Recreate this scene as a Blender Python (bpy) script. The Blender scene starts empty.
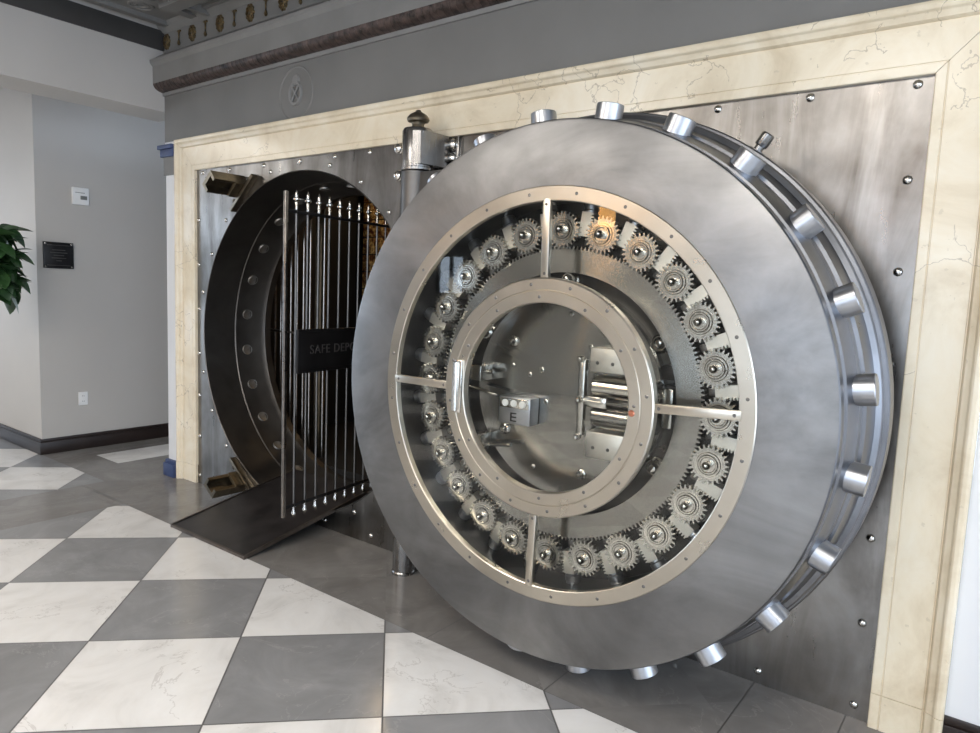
import bpy, bmesh, math, random
from mathutils import Vector, Matrix
random.seed(7)
PI = math.pi
S = bpy.context.scene
C = S.collection

# ------------------------------------------------------------------ materials
class V:
    """tiny wrapper: arithmetic on shader sockets"""
    def __init__(s, t, sock): s.t = t; s.s = sock
    def _m(s, op, *o):
        n = s.t.nodes.new('ShaderNodeMath'); n.operation = op
        for i, a in enumerate((s,) + o):
            if isinstance(a, V): s.t.links.new(a.s, n.inputs[i])
            else: n.inputs[i].default_value = a
        return V(s.t, n.outputs[0])
    def __add__(s, o): return s._m('ADD', o)
    def __sub__(s, o): return s._m('SUBTRACT', o)
    def __mul__(s, o): return s._m('MULTIPLY', o)
    def __truediv__(s, o): return s._m('DIVIDE', o)
    def floor(s): return s._m('FLOOR')
    def frac(s): return s._m('FRACT')
    def abs(s): return s._m('ABSOLUTE')
    def gt(s, o): return s._m('GREATER_THAN', o)
    def lt(s, o): return s._m('LESS_THAN', o)
    def mod(s, o): return s._m('FLOORED_MODULO', o)
    def max(s, o): return s._m('MAXIMUM', o)
    def min(s, o): return s._m('MINIMUM', o)
    def inv(s): return (s * -1.0) + 1.0

def newmat(name):
    m = bpy.data.materials.new(name); m.use_nodes = True
    t = m.node_tree; b = t.nodes['Principled BSDF']
    return m, t, b
def link(t, a, b): t.links.new(a.s if isinstance(a, V) else a, b)
def coord(t, kind='Object', scale=(1, 1, 1), rot=(0, 0, 0)):
    c = t.nodes.new('ShaderNodeTexCoord'); mp = t.nodes.new('ShaderNodeMapping')
    mp.inputs['Scale'].default_value = scale; mp.inputs['Rotation'].default_value = rot
    t.links.new(c.outputs[kind], mp.inputs['Vector']); return mp.outputs['Vector']
def noise(t, vec, scale, detail=4, rough=.55, dist=0.0):
    n = t.nodes.new('ShaderNodeTexNoise'); n.inputs['Scale'].default_value = scale
    n.inputs['Detail'].default_value = detail; n.inputs['Roughness'].default_value = rough
    n.inputs['Distortion'].default_value = dist
    t.links.new(vec, n.inputs['Vector']); return V(t, n.outputs['Fac'])
def ramp(t, fac, stops):
    r = t.nodes.new('ShaderNodeValToRGB'); link(t, fac, r.inputs['Fac'])
    e = r.color_ramp.elements
    while len(e) < len(stops): e.new(.5)
    for x, (p, c) in zip(e, stops):
        x.position = p; x.color = (*c, 1) if len(c) == 3 else c
    return r.outputs['Color']
def mix(t, fac, a, b):
    n = t.nodes.new('ShaderNodeMix'); n.data_type = 'RGBA'
    if isinstance(fac, V): link(t, fac, n.inputs[0])
    else: n.inputs[0].default_value = fac
    for i, q in ((6, a), (7, b)):
        if isinstance(q, tuple): n.inputs[i].default_value = (*q, 1)
        else: link(t, q, n.inputs[i])
    return n.outputs[2]
def bump(t, b, h, strength=.2, dist=.01):
    n = t.nodes.new('ShaderNodeBump'); n.inputs['Strength'].default_value = strength
    n.inputs['Distance'].default_value = dist
    link(t, h, n.inputs['Height']); t.links.new(n.outputs['Normal'], b.inputs['Normal'])
def g(v): return (v, v, v)

def plain(name, col, rough=.6, metal=0.0, var=.08, scale=6, bs=0.0):
    m, t, b = newmat(name)
    n = noise(t, coord(t), scale)
    c2 = tuple(max(0, c * (1 - var * 2)) for c in col); c1 = tuple(min(1, c * (1 + var)) for c in col)
    link(t, ramp(t, n, [(.3, c2), (.7, c1)]), b.inputs['Base Color'])
    b.inputs['Roughness'].default_value = rough; b.inputs['Metallic'].default_value = metal
    if bs: bump(t, b, noise(t, coord(t), scale * 12), bs, .002)
    return m
def metal(name, lo, hi, r0=.3, r1=.45, scale=3, stretch=(1, 1, 1), brush=.04, aniso=0, detail=6, dist=.6):
    m, t, b = newmat(name)
    v = coord(t, scale=stretch)
    n = noise(t, v, scale, detail, .6, dist); n2 = noise(t, coord(t), scale * 2.7, 5)
    link(t, ramp(t, n * .65 + n2 * .35, [(.32, lo), (.68, hi)]), b.inputs['Base Color'])
    b.inputs['Metallic'].default_value = 1
    link(t, (noise(t, v, scale * 3, 5) * (r1 - r0) * 1.6 + (r0 - .3 * (r1 - r0))), b.inputs['Roughness'])
    if brush: bump(t, b, noise(t, coord(t, scale=tuple(s * 10 for s in stretch)), 30, 3), brush, .001)
    if aniso:
        b.inputs['Anisotropic'].default_value = aniso; b.inputs['Anisotropic Rotation'].default_value = .25
        tg = t.nodes.new('ShaderNodeTangent'); tg.direction_type = 'RADIAL'; tg.axis = 'Y'
        t.links.new(tg.outputs[0], b.inputs['Tangent'])
    return m

M = {}
M['door'] = metal('brushed door steel', (.155, .153, .152), (.33, .328, .328), .32, .48, 1.5, (1, 1, 1.8), 0, detail=9, dist=1.6)
M['rim'] = metal('turned rim steel', (.17, .175, .19), (.27, .275, .295), .26, .40, 2.5, brush=0)
M['bolt'] = metal('bolt steel', (.36, .37, .395), (.48, .49, .515), .28, .36, 9, brush=0)
M['plate'] = metal('wall plate steel', (.115, .10, .086), (.40, .388, .372), .22, .42, 1.7, (2.6, 1, .5), 0, detail=10, dist=1.2)
M['bezel'] = metal('satin nickel', (.46, .415, .35), (.60, .555, .475), .24, .36, 2, brush=0)
M['polish'] = metal('polished nickel', (.55, .53, .49), (.72, .70, .66), .12, .22, 5, brush=0)
M['gear'] = metal('gear steel', (.44, .425, .39), (.60, .58, .545), .2, .3, 9, brush=0)
M['block'] = metal('ground block steel', (.58, .55, .49), (.76, .73, .67), .38, .5, 8, brush=0)
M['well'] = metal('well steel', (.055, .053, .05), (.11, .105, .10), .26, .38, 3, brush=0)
M['disc'] = metal('spun disc steel', (.33, .325, .31), (.35, .345, .33), .13, .15, 2, brush=0, aniso=1.0)
M['ringgear'] = metal('ring gear steel', (.34, .33, .31), (.38, .37, .35), .2, .24, 2, brush=0, aniso=.8)
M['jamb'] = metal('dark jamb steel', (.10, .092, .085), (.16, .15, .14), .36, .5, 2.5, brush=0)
M['socket'] = metal('worn socket steel', (.28, .27, .26), (.45, .44, .42), .45, .6, 12, brush=0)
M['darkmetal'] = metal('dark bar steel', (.13, .125, .12), (.22, .21, .20), .28, .42, 6, brush=0)
M['bar'] = metal('worn bar steel', (.26, .245, .23), (.44, .42, .40), .24, .36, 6, (1, 1, 3), 0)
M['hinge'] = metal('hinge steel', (.24, .235, .23), (.38, .37, .36), .2, .30, 5, (3, 3, .4), 0)
M['knuckle'] = metal('knuckle steel', (.13, .125, .12), (.18, .175, .17), .4, .5, 3, brush=0)
M['bronze'] = metal('tarnished bronze', (.17, .145, .105), (.30, .26, .20), .3, .45, 9, brush=0)
M['black'] = plain('black enamel', (.018, .017, .018), .35, .3, .2, 8)
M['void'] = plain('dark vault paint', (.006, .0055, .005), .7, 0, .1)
M['rubber'] = plain('black ramp covering', (.022, .019, .019), .38, 0, .35, 7, .15)
M['ramp_edge'] = metal('ramp edge steel', (.13, .11, .095), (.22, .19, .17), .35, .5, 8)
M['letter'] = plain('worn plaque lettering', (.16, .15, .15), .4, .6)
M['frieze'] = plain('warm grey frieze paint', (.185, .18, .17), .55, 0, .05, 2)
M['cornice'] = plain('grey cornice paint', (.235, .23, .22), .55, 0, .06, 4)
M['rope'] = plain('brown glazed moulding', (.075, .05, .042), .4, .1, .45, 26, .3)
M['gilt'] = plain('dull gilding', (.17, .115, .05), .4, .5, .5, 60, .4)
M['beam_dark'] = plain('dark brown grey band', (.055, .052, .05), .5, 0, .05)
M['wall'] = plain('light grey wall paint', (.50, .475, .445), .6, 0, .02, 1.5)
M['wall_white'] = plain('white wall paint', (.74, .745, .76), .55, 0, .02, 1.5)
M['roomwall'] = plain('lobby wall paint', (.34, .33, .32), .6, 0, .03, 1.5)
M['baseboard'] = plain('dark brown baseboard', (.022, .014, .012), .35, 0, .2, 5)
M['blue'] = plain('blue tape', (.045, .07, .17), .5, 0, .1, 6)
M['plastic'] = plain('white plastic', (.80, .80, .79), .4, 0, .02)
M['lcd'] = plain('grey display', (.20, .21, .20), .3, 0, .1)
M['red'] = plain('copper plug', (.45, .17, .10), .35, .7, .1)
M['winframe'] = plain('window frame bronze', (.05, .045, .04), .4, .2)
M['pot'] = plain('charcoal pot', (.06, .06, .06), .5)
M['stem'] = plain('plant stem', (.07, .05, .03), .7)
M['terr'] = plain('terrace paving', (.5, .5, .48), .8)

# marble
def marble():
    m, t, b = newmat('cream marble')
    v = coord(t)
    n = noise(t, v, 3.0, 8, .65, .8)
    base = ramp(t, n, [(.28, (.64, .53, .37)), (.5, (.79, .69, .52)), (.75, (.86, .79, .65))])
    vo = t.nodes.new('ShaderNodeTexVoronoi'); vo.feature = 'DISTANCE_TO_EDGE'; vo.inputs['Scale'].default_value = 4.4
    wn = t.nodes.new('ShaderNodeTexNoise'); wn.inputs['Scale'].default_value = 6; wn.inputs['Detail'].default_value = 6
    t.links.new(v, wn.inputs['Vector'])
    ad = t.nodes.new('ShaderNodeVectorMath'); ad.operation = 'MULTIPLY_ADD'
    ad.inputs[1].default_value = (.35, .35, .35)
    t.links.new(wn.outputs['Color'], ad.inputs[0]); t.links.new(v, ad.inputs[2])
    t.links.new(ad.outputs[0], vo.inputs['Vector'])
    d = V(t, vo.outputs['Distance'])
    crack = d.lt(.009) * noise(t, v, 2.2, 3).gt(.53)
    col = mix(t, crack * .55, base, (.33, .26, .18))
    pit = noise(t, v, 34, 3).gt(.70)
    col = mix(t, pit * .35, col, (.50, .42, .30))
    link(t, col, b.inputs['Base Color'])
    b.inputs['Roughness'].default_value = .24
    return m
M['marble'] = marble()

def floormat():
    m, t, b = newmat('polished stone floor')
    tc = t.nodes.new('ShaderNodeTexCoord'); sp = t.nodes.new('ShaderNodeSeparateXYZ')
    t.links.new(tc.outputs['Object'], sp.inputs[0])
    x, y = V(t, sp.outputs[0]), V(t, sp.outputs[1])
    D = .8639; s = .6109
    def lat(cx, cy):
        a = x - cx; c = y - cy
        i = (a + c) / D; j = (c - a) / D
        par = (i.floor() + j.floor()).mod(2.0)
        gr = ((i.frac() - .5).abs()).max((j.frac() - .5).abs()).gt(.5 - .0052)
        return par, gr, (i.floor() * 7.13 + j.floor() * 3.71)
    p1, g1, id1 = lat(-2.962, -1.561)
    # far field: x+y = -6.07 and y-x = 4.52 pass through its lattice
    p2, g2, id2 = lat(-5.295, -.775)
    f1 = x.gt(-4.66) * y.lt(-.612)
    f2 = x.lt(-5.285) * y.lt(-.46)
    fx = ((x + .71) / s); fy = ((y + .612) / s)
    gb = ((fx.frac() - .5).abs()).gt(.5 - .0042).max((y + .612).abs().lt(.0028)).max((x + 4.66).abs().lt(.0028))
    gb = gb.max((x + .376).abs().lt(.0025) * y.gt(-.612))
    strip = x.gt(-6.12) * x.lt(-5.735) * y.gt(-.155)
    white = (f1 * p1).max(f2 * p2).max(strip)
    grout = (f1 * g1).max(f2 * g2).max(gb * (f1.max(f2)).inv())
    v = coord(t)
    # per-tile offset of the veining
    cb = t.nodes.new('ShaderNodeCombineXYZ'); link(t, id1, cb.inputs[2])
    av = t.nodes.new('ShaderNodeVectorMath'); av.operation = 'ADD'
    t.links.new(v, av.inputs[0]); t.links.new(cb.outputs[0], av.inputs[1]); vv = av.outputs[0]
    n = noise(t, vv, 2.6, 8, .6, 1.4)
    vein = (noise(t, vv, 1.7, 6, .6, 2.2) - .5).abs().lt(.006) * noise(t, vv, 3, 2).gt(.52)
    wcol = ramp(t, n, [(.3, (.60, .585, .565)), (.48, (.70, .685, .665)), (.7, (.76, .75, .735))])
    wcol = mix(t, vein * .35, wcol, (.36, .33, .31))
    gcol = ramp(t, n, [(.3, (.20, .20, .202)), (.55, (.245, .245, .248)), (.75, (.29, .29, .292))])
    gcol = mix(t, vein * .3, gcol, (.36, .35, .34))
    bcol = ramp(t, n, [(.3, (.155, .147, .138)), (.55, (.20, .19, .18)), (.75, (.25, .24, .228))])
    bcol = mix(t, vein * .3, bcol, (.32, .30, .28))
    col = mix(t, f1.max(f2), bcol, gcol)
    col = mix(t, white, col, wcol)
    col = mix(t, grout * .85, col, (.045, .042, .04))
    link(t, col, b.inputs['Base Color'])
    link(t, noise(t, v, 5, 4) * .08 + (grout * .3 + .12), b.inputs['Roughness'])
    b.inputs['IOR'].default_value = 1.5
    return m
M['floor'] = floormat()

def glassmat():
    m, t, b = newmat('clear glass'); t.nodes.remove(b)
    out = [n for n in t.nodes if n.type == 'OUTPUT_MATERIAL'][0]
    tr = t.nodes.new('ShaderNodeBsdfTransparent'); tr.inputs[0].default_value = (.96, .965, .955, 1)
    gl = t.nodes.new('ShaderNodeBsdfGlossy'); gl.inputs['Roughness'].default_value = .02
    fr = t.nodes.new('ShaderNodeFresnel'); fr.inputs[0].default_value = 1.34
    mx = t.nodes.new('ShaderNodeMixShader')
    t.links.new(fr.outputs[0], mx.inputs[0]); t.links.new(tr.outputs[0], mx.inputs[1])
    t.links.new(gl.outputs[0], mx.inputs[2]); t.links.new(mx.outputs[0], out.inputs[0])
    return m
M['glass'] = glassmat()

def boxesmat():
    m, t, b = newmat('ornate bronze box fronts')
    v = coord(t)
    n = noise(t, v, 18, 6, .7, 1.5)
    link(t, ramp(t, n, [(.40, (.06, .012, .008)), (.5, (.30, .13, .04)), (.58, (.85, .60, .24))]), b.inputs['Base Color'])
    b.inputs['Metallic'].default_value = .5; b.inputs['Roughness'].default_value = .4
    bump(t, b, n, .5, .02); return m
M['boxes'] = boxesmat()
def leafmat():
    m, t, b = newmat('leaf green')
    link(t, ramp(t, noise(t, coord(t), 5, 3), [(.35, (.012, .035, .012)), (.65, (.04, .10, .03))]), b.inputs['Base Color'])
    b.inputs['Roughness'].default_value = .35; return m
M['leaf'] = leafmat()
def ceilmat():
    m, t, b = newmat('grey pressed ceiling')
    b.inputs['Base Color'].default_value = (.20, .197, .19, 1); b.inputs['Roughness'].default_value = .5
    w = t.nodes.new('ShaderNodeTexWave'); w.wave_type = 'RINGS'; w.inputs['Scale'].default_value = 3; w.inputs['Distortion'].default_value = 6
    w.inputs['Detail'].default_value = 1
    t.links.new(coord(t), w.inputs['Vector'])
    bump(t, b, V(t, w.outputs['Fac']), .25, .02); return m
M['ceil'] = ceilmat()
def emit(name, col, s):
    m, t, b = newmat(name)
    b.inputs['Base Color'].default_value = (*col, 1)
    b.inputs['Emission Color'].default_value = (*col, 1); b.inputs['Emission Strength'].default_value = s
    return m
M['lamp'] = emit('warm lamp glass', (1, .50, .16), 17)

# ------------------------------------------------------------------ geometry helpers
def link_mesh(name, bm, m, parent=None, smooth=True, loc=(0, 0, 0), rot=(0, 0, 0), ang=33):
    bmesh.ops.remove_doubles(bm, verts=bm.verts, dist=1e-6)
    bmesh.ops.recalc_face_normals(bm, faces=bm.faces)
    if smooth:
        for f in bm.faces: f.smooth = True
        for e in bm.edges:
            if len(e.link_faces) == 2 and e.calc_face_angle(0) > math.radians(ang): e.smooth = False
    me = bpy.data.meshes.new(name); bm.to_mesh(me); bm.free()
    me.materials.append(M[m])
    o = bpy.data.objects.new(name, me); C.objects.link(o)
    o.location = loc; o.rotation_euler = rot
    if parent: o.parent = parent
    return o
def box(bm, x0, x1, y0, y1, z0, z1, bev=0, mat=None):
    vs = [bm.verts.new(p) for p in ((x0,y0,z0),(x1,y0,z0),(x1,y1,z0),(x0,y1,z0),(x0,y0,z1),(x1,y0,z1),(x1,y1,z1),(x0,y1,z1))]
    fs = [bm.faces.new([vs[i] for i in q]) for q in ((0,3,2,1),(4,5,6,7),(0,1,5,4),(1,2,6,5),(2,3,7,6),(3,0,4,7))]
    if bev:
        es = list({e for f in fs for e in f.edges})
        r = bmesh.ops.bevel(bm, geom=es, offset=bev, segments=2, affect='EDGES', profile=.5)
        vs = list({v for f in r['faces'] for v in f.verts} | {v for v in vs if v.is_valid})
    if mat is not None: bmesh.ops.transform(bm, matrix=mat, verts=vs)
    return vs
def lathe_y(bm, prof, seg=96, cx=0, cz=0, close=False):
    """prof = [(r, y)]; axis along y through (cx, cz)"""
    rings = []
    for r, y in prof:
        if r < 1e-6: rings.append([bm.verts.new((cx, y, cz))])
        else: rings.append([bm.verts.new((cx + r*math.cos(2*PI*i/seg), y, cz + r*math.sin(2*PI*i/seg))) for i in range(seg)])
    prs = list(zip(rings, rings[1:])) + ([(rings[-1], rings[0])] if close else [])
    for a, b in prs:
        for i in range(seg):
            j = (i + 1) % seg
            if len(a) == 1 and len(b) == 1: continue
            if len(a) == 1: bm.faces.new((a[0], b[i], b[j]))
            elif len(b) == 1: bm.faces.new((a[i], a[j], b[0]))
            else: bm.faces.new((a[i], a[j], b[j], b[i]))
    return [v for r in rings for v in r]
def lathe_axis(bm, prof, p0, d, seg=24):
    """prof=[(r,h)] along direction d from p0"""
    vs = lathe_y(bm, prof, seg)
    d = Vector(d).normalized(); q = Vector((0, 1, 0)).rotation_difference(d)
    bmesh.ops.transform(bm, matrix=Matrix.Translation(Vector(p0)) @ q.to_matrix().to_4x4(), verts=vs)
    return vs
def cyl(bm, p0, p1, r, seg=20, bev=.0):
    d = Vector(p1) - Vector(p0); L = d.length
    if bev: pr = [(0, 0), (r - bev, 0), (r, bev), (r, L - bev), (r - bev, L), (0, L)]
    else: pr = [(0, 0), (r, 0), (r, L), (0, L)]
    return lathe_axis(bm, pr, p0, d, seg)
def extrude_xz(bm, pts, y0, y1):
    a = [bm.verts.new((x, y0, z)) for x, z in pts]; b = [bm.verts.new((x, y1, z)) for x, z in pts]
    n = len(pts)
    bm.faces.new(a); bm.faces.new(b[::-1])
    for i in range(n): bm.faces.new((a[i], b[i], b[(i+1) % n], a[(i+1) % n]))
    return a + b
def sweep_x(bm, prof, x0, x1):
    """prof = [(y,z)] closed, extruded in x"""
    a = [bm.verts.new((x0, y, z)) for y, z in prof]; b = [bm.verts.new((x1, y, z)) for y, z in prof]
    n = len(prof); bm.faces.new(a); bm.faces.new(b[::-1])
    for i in range(n): bm.faces.new((a[i], b[i], b[(i+1) % n], a[(i+1) % n]))
NB = bmesh.new
def empty(name, loc, rotz=0):
    o = bpy.data.objects.new(name, None); C.objects.link(o); o.location = loc; o.rotation_euler = (0, 0, rotz)
    o.empty_display_size = .1
    return o
def tag(o, label, cat, group=None):
    o['label'] = label; o['category'] = cat
    if group: o['group'] = group
    return o
def struct(o): o['kind'] = 'structure'; return o
def thing(name, loc, label, cat, rotz=0, group=None): return tag(empty(name, loc, rotz), label, cat, group)
def copy_tree(o, parent=None):
    c = o.copy(); C.objects.link(c)
    if parent: c.parent = parent
    for ch in list(o.children): copy_tree(ch, c)
    return c
def annulus_pts(r0, r1, a0, a1, n=40):
    p = [(r1*math.cos(a0+(a1-a0)*i/n), r1*math.sin(a0+(a1-a0)*i/n)) for i in range(n+1)]
    p += [(r0*math.cos(a1-(a1-a0)*i/n), r0*math.sin(a1-(a1-a0)*i/n)) for i in range(n+1)]
    return p

# ------------------------------------------------------------------ constants
HX, HZ, HR = -3.639, 1.134, 1.078          # round doorway
SX0, SX1, SZ = -4.797, -.302, 2.289        # visible steel plate
CEIL = 3.34

# ------------------------------------------------------------------ room shell
bm = NB(); box(bm, -14, 4.5, -8, 5, -.08, 0); struct(link_mesh('floor', bm, 'floor', smooth=False))
bm = NB(); box(bm, -14, 4.5, -8, 5, CEIL, CEIL+.1)
box(bm, -5.12, -5.06, -6, 0, CEIL-.03, CEIL); box(bm, -4.78, -4.70, -6, 0, CEIL-.035, CEIL); box(bm, -4.60, -4.56, -6, 0, CEIL-.05, CEIL)
box(bm, -4.15, -4.0, -6, -.25, CEIL-.09, CEIL); box(bm, -4.7, 4, -.32, -.22, CEIL-.07, CEIL); box(bm, -4.7, 4, -.10, -.03, CEIL-.02, CEIL)
for k in range(12):
    cy = -.32 - .235*k; cx = -4.93
    lathe = NB()
    for R0, ox in ((.075, 0), (.042, .012)):
        ps = 20
        for a in range(ps):
            for b_ in range(1):
                pass
        # raised scroll ring
        rings = []
        for i in range(28):
            th = 2*PI*i/28; ring = []
            for j in range(6):
                ph = 2*PI*j/6; rr = R0 + .011*math.cos(ph)
                ring.append(bm.verts.new((cx+ox + rr*math.cos(th), cy + rr*math.sin(th), CEIL - .001 + .011*math.sin(ph))))
            rings.append(ring)
        for i in range(28):
            for j in range(6):
                bm.faces.new((rings[i][j], rings[(i+1) % 28][j], rings[(i+1) % 28][(j+1) % 6], rings[i][(j+1) % 6]))
    lathe.free()
struct(link_mesh('ceiling', bm, 'ceil'))

# wall that carries the vault: frieze above, ends beside the marble
bm = NB()
box(bm, -5.2, 4.0, -.02, .12, 2.5145, CEIL)
struct(link_mesh('wall_back', bm, 'frieze', smooth=False))
bm = NB(); box(bm, -5.16, -5.0225, -.035, .12, 0, 2.36); box(bm, -5.2, -5.0225, -.02, .12, 2.36, 2.5145)
struct(link_mesh('trim_1', bm, 'wall_white', smooth=False))
bm = NB(); box(bm, -.0765, 4.0, -.012, .12, 0, 2.5145)
struct(link_mesh('wall_back_right', bm, 'wall_white', smooth=False))
bm = NB(); box(bm, -.085, 4.0, -.035, -.01, 0, .11, .004); box(bm, -.085, 4.0, -.028, -.01, .11, .135, .003)
struct(link_mesh('baseboard_back', bm, 'baseboard'))
# blue cap and blue skirting at the wall end
bm = NB(); box(bm, -5.175, -5.03, -.075, -.02, 0, .10, .004); box(bm, -5.17, -5.03, -.06, -.02, .10, .125, .004)
struct(link_mesh('baseboard_end', bm, 'blue'))
bm = NB(); box(bm, -5.20, -5.02, -.06, -.02, 2.40, 2.455, .004); box(bm, -5.215, -5.02, -.075, -.02, 2.455, 2.485, .004)
struct(link_mesh('trim_2', bm, 'blue'))
bm = NB(); box(bm, -5.175, -5.03, -.045, -.02, 2.27, 2.40)
struct(link_mesh('trim_3', bm, 'frieze', smooth=False))

# header beam over the passage, its dark top band
bm = NB(); box(bm, -5.56, -5.2, -7.9, .12, 2.735, CEIL)
struct(link_mesh('wall_header', bm, 'wall', smooth=False))
bm = NB(); box(bm, -5.2, -5.185, -7.9, -.02, 3.165, 3.305, .003)
struct(link_mesh('trim_4', bm, 'beam_dark'))
# far wall block with a corner
bm = NB(); box(bm, -14, -6.431, -.45, 4.9, 0, CEIL)
struct(link_mesh('wall_left', bm, 'wall', smooth=False))
bm = NB(); box(bm, -6.431, -6.41, -.47, 4.9, 0, .105, .004); box(bm, -6.431, -6.416, -.465, 4.9, .105, .13, .003)
box(bm, -14, -6.412, -.472, -.45, 0, .105, .004); box(bm, -14, -6.418, -.466, -.45, .105, .13, .003)
struct(link_mesh('baseboard_left', bm, 'baseboard'))

# enclosing lobby walls behind the camera, with windows
def wall_with_windows(name, wins, zlo, zhi, a0, a1, axis, c, th, h=CEIL):
    bm = NB()
    def b_(u0, u1, z0, z1):
        if u1 - u0 < 1e-4: return
        if axis == 'x': box(bm, u0, u1, c, c+th, z0, z1)
        else: box(bm, c, c+th, u0, u1, z0, z1)
    b_(a0, a1, 0, zlo); b_(a0, a1, zhi, h)
    u = a0
    for w0, w1 in wins: b_(u, w0, zlo, zhi); u = w1
    b_(u, a1, zlo, zhi)
    struct(link_mesh(name, bm, 'roomwall', smooth=False))
WF = [(-7.45, -6.85), (-2.1, .3), (1.2, 3.2)]
WL = [(-6.6, -5.0), (-4.4, -2.6), (-2.2, -.9)]
WR = [(-6.2, -4.4), (-3.8, -.3)]
wall_with_windows('wall_front', WF, .55, 3.0, -13.9, 4.4, 'x', -7.95, .15)
bm = NB(); box(bm, -7.45, -6.85, -7.95, -7.8, .55, 1.45); box(bm, -7.45, -6.85, -7.95, -7.8, 2.05, 3.0); struct(link_mesh('wall_front_infill', bm, 'roomwall', smooth=False))
wall_with_windows('wall_far_left', WL, .35, 3.0, -7.8, -.45, 'y', -12.0, .15)
wall_with_windows('wall_right', WR, .08, 3.0, -7.8, 0, 'y', 2.4, .15)
k = 1
def window(u0, u1, z0, z1, axis, c):
    global k
    bm = NB()
    def b_(a, b, z, w):
        if axis == 'x': box(bm, a, b, c-.03, c+.03, z, w)
        else: box(bm, c-.03, c+.03, a, b, z, w)
    b_(u0, u0+.05, z0, z1); b_(u1-.05, u1, z0, z1); b_(u0+.05, u1-.05, z0, z0+.05); b_(u0+.05, u1-.05, z1-.05, z1)
    m_ = (u0+u1)/2; b_(m_-.02, m_+.02, z0+.05, z1-.05); b_(u0+.05, m_-.02, z1-.75, z1-.71); b_(m_+.02, u1-.05, z1-.75, z1-.71)
    struct(link_mesh('window_%d' % k, bm, 'winframe', smooth=False)); k += 1
for a, b in WF: window(a, b, .55, 3.0, 'x', -7.87)
for a, b in WL: window(a, b, .35, 3.0, 'y', -11.92)
for a, b in WR: window(a, b, .08, 3.0, 'y', 2.47)

# ------------------------------------------------------------------ cornice
bm = NB()
prof = [(-.02, 2.917), (-.106, 2.917), (-.108, 3.035), (-.114, 3.042), (-.128, 3.058), (-.130, 3.078), (-.118, 3.086), (-.085, 3.106),
        (-.060, 3.128), (-.040, 3.142), (-.026, 3.150), (-.026, 3.285), (-.040, 3.292), (-.052, 3.305), (-.066, 3.315), (-.080, CEIL), (-.02, CEIL)]
sweep_x(bm, prof, -5.2, 4.0)
sweep_x(bm, [(-.02, 2.845), (-.034, 2.845), (-.036, 2.868), (-.02, 2.875)], -5.2, 4.0)
cor = struct(link_mesh('trim_5', bm, 'cornice', ang=25))
bm = NB()
pr = [(-.02, 2.872)] + [(-.030 - .076*math.sin(PI/2*i/8)*1.0, 2.918 - .050*math.cos(PI/2*i/8)) for i in range(9)] + [(-.02, 2.919)]
sweep_x(bm, pr, -5.2, 4.0)
for i in range(150):        # twisted leaf ribs of the rope
    x0 = -5.17 + i*.045
    if x0 > 1.5: break
    p = [(x0 + .02*j/6, -.031 - .074*math.sin(PI/2*j/6), 2.918 - .049*math.cos(PI/2*j/6)) for j in range(7)]
    for a, b in zip(p, p[1:]): cyl(bm, a, b, .003, 5)
link_mesh('rope_moulding', bm, 'rope', cor)
ros = None
for i in range(8):
    x0 = -5.140 + .3425*i
    if ros is None:
        bm = NB()
        lathe_axis(bm, [(0, .028), (.012, .026), (.016, .018), (.03, .02), (.04, .012), (.042, 0), (0, 0)], (0, 0, 0), (0, -1, 0), 20)
        for q in range(10):
            a = 2*PI*q/10
            lathe_axis(bm, [(0, .016), (.009, .014), (.014, 0), (0, 0)], (.038*math.cos(a), 0, .038*math.sin(a)), (0, -1, 0), 8)
        ros = link_mesh('rosette', bm, 'gilt', cor, loc=(x0, -.026, 3.222))
        ros.scale = (.85, 1, 1.12)
        bm = NB()
        box(bm, -.02, .02, -.012, 0, .038, .05, .002)
        lathe_axis(bm, [(0, 0), (.009, 0), (.006, .02), (.004, .06), (.009, .075), (.012, .085), (.009, .095), (0, .1)], (0, -.008, .045), (0, 0, -1), 10)
        drop = link_mesh('bellflower_drop', bm, 'gilt', cor, loc=(x0+.17, -.026, 3.222))
    else:
        r = ros.copy(); C.objects.link(r); r.location = (x0, -.026, 3.222)
        d = drop.copy(); C.objects.link(d); d.location = (x0+.17, -.026, 3.222)
# medallion on the frieze
t = thing('frieze_medallion', (-3.65, -.02, 2.665), 'grey painted plaster medallion with a crossed oval in a faint ring, on the frieze', 'medallion')
bm = NB(); lathe_y(bm, [(.165, 0), (.158, -.006), (.150, 0)], 48, close=True); link_mesh('outer_ring', bm, 'frieze', t)
bm = NB(); vs = lathe_y(bm, [(.075, 0), (.070, -.014), (.058, -.014), (.052, 0)], 40, close=True)
bmesh.ops.scale(bm, vec=(.85, 1, 1), verts=vs)
link_mesh('oval_ring', bm, 'cornice', t)
bm = NB()
for s in (-1, 1): cyl(bm, (-.035*s, -.008, -.045), (.035*s, -.008, .045), .006, 8)
lathe_axis(bm, [(0, .012), (.03, .008), (.034, 0), (0, 0)], (0, 0, .078), (0, -1, 0), 12)
link_mesh('crossed_bars', bm, 'cornice', t)

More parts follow.
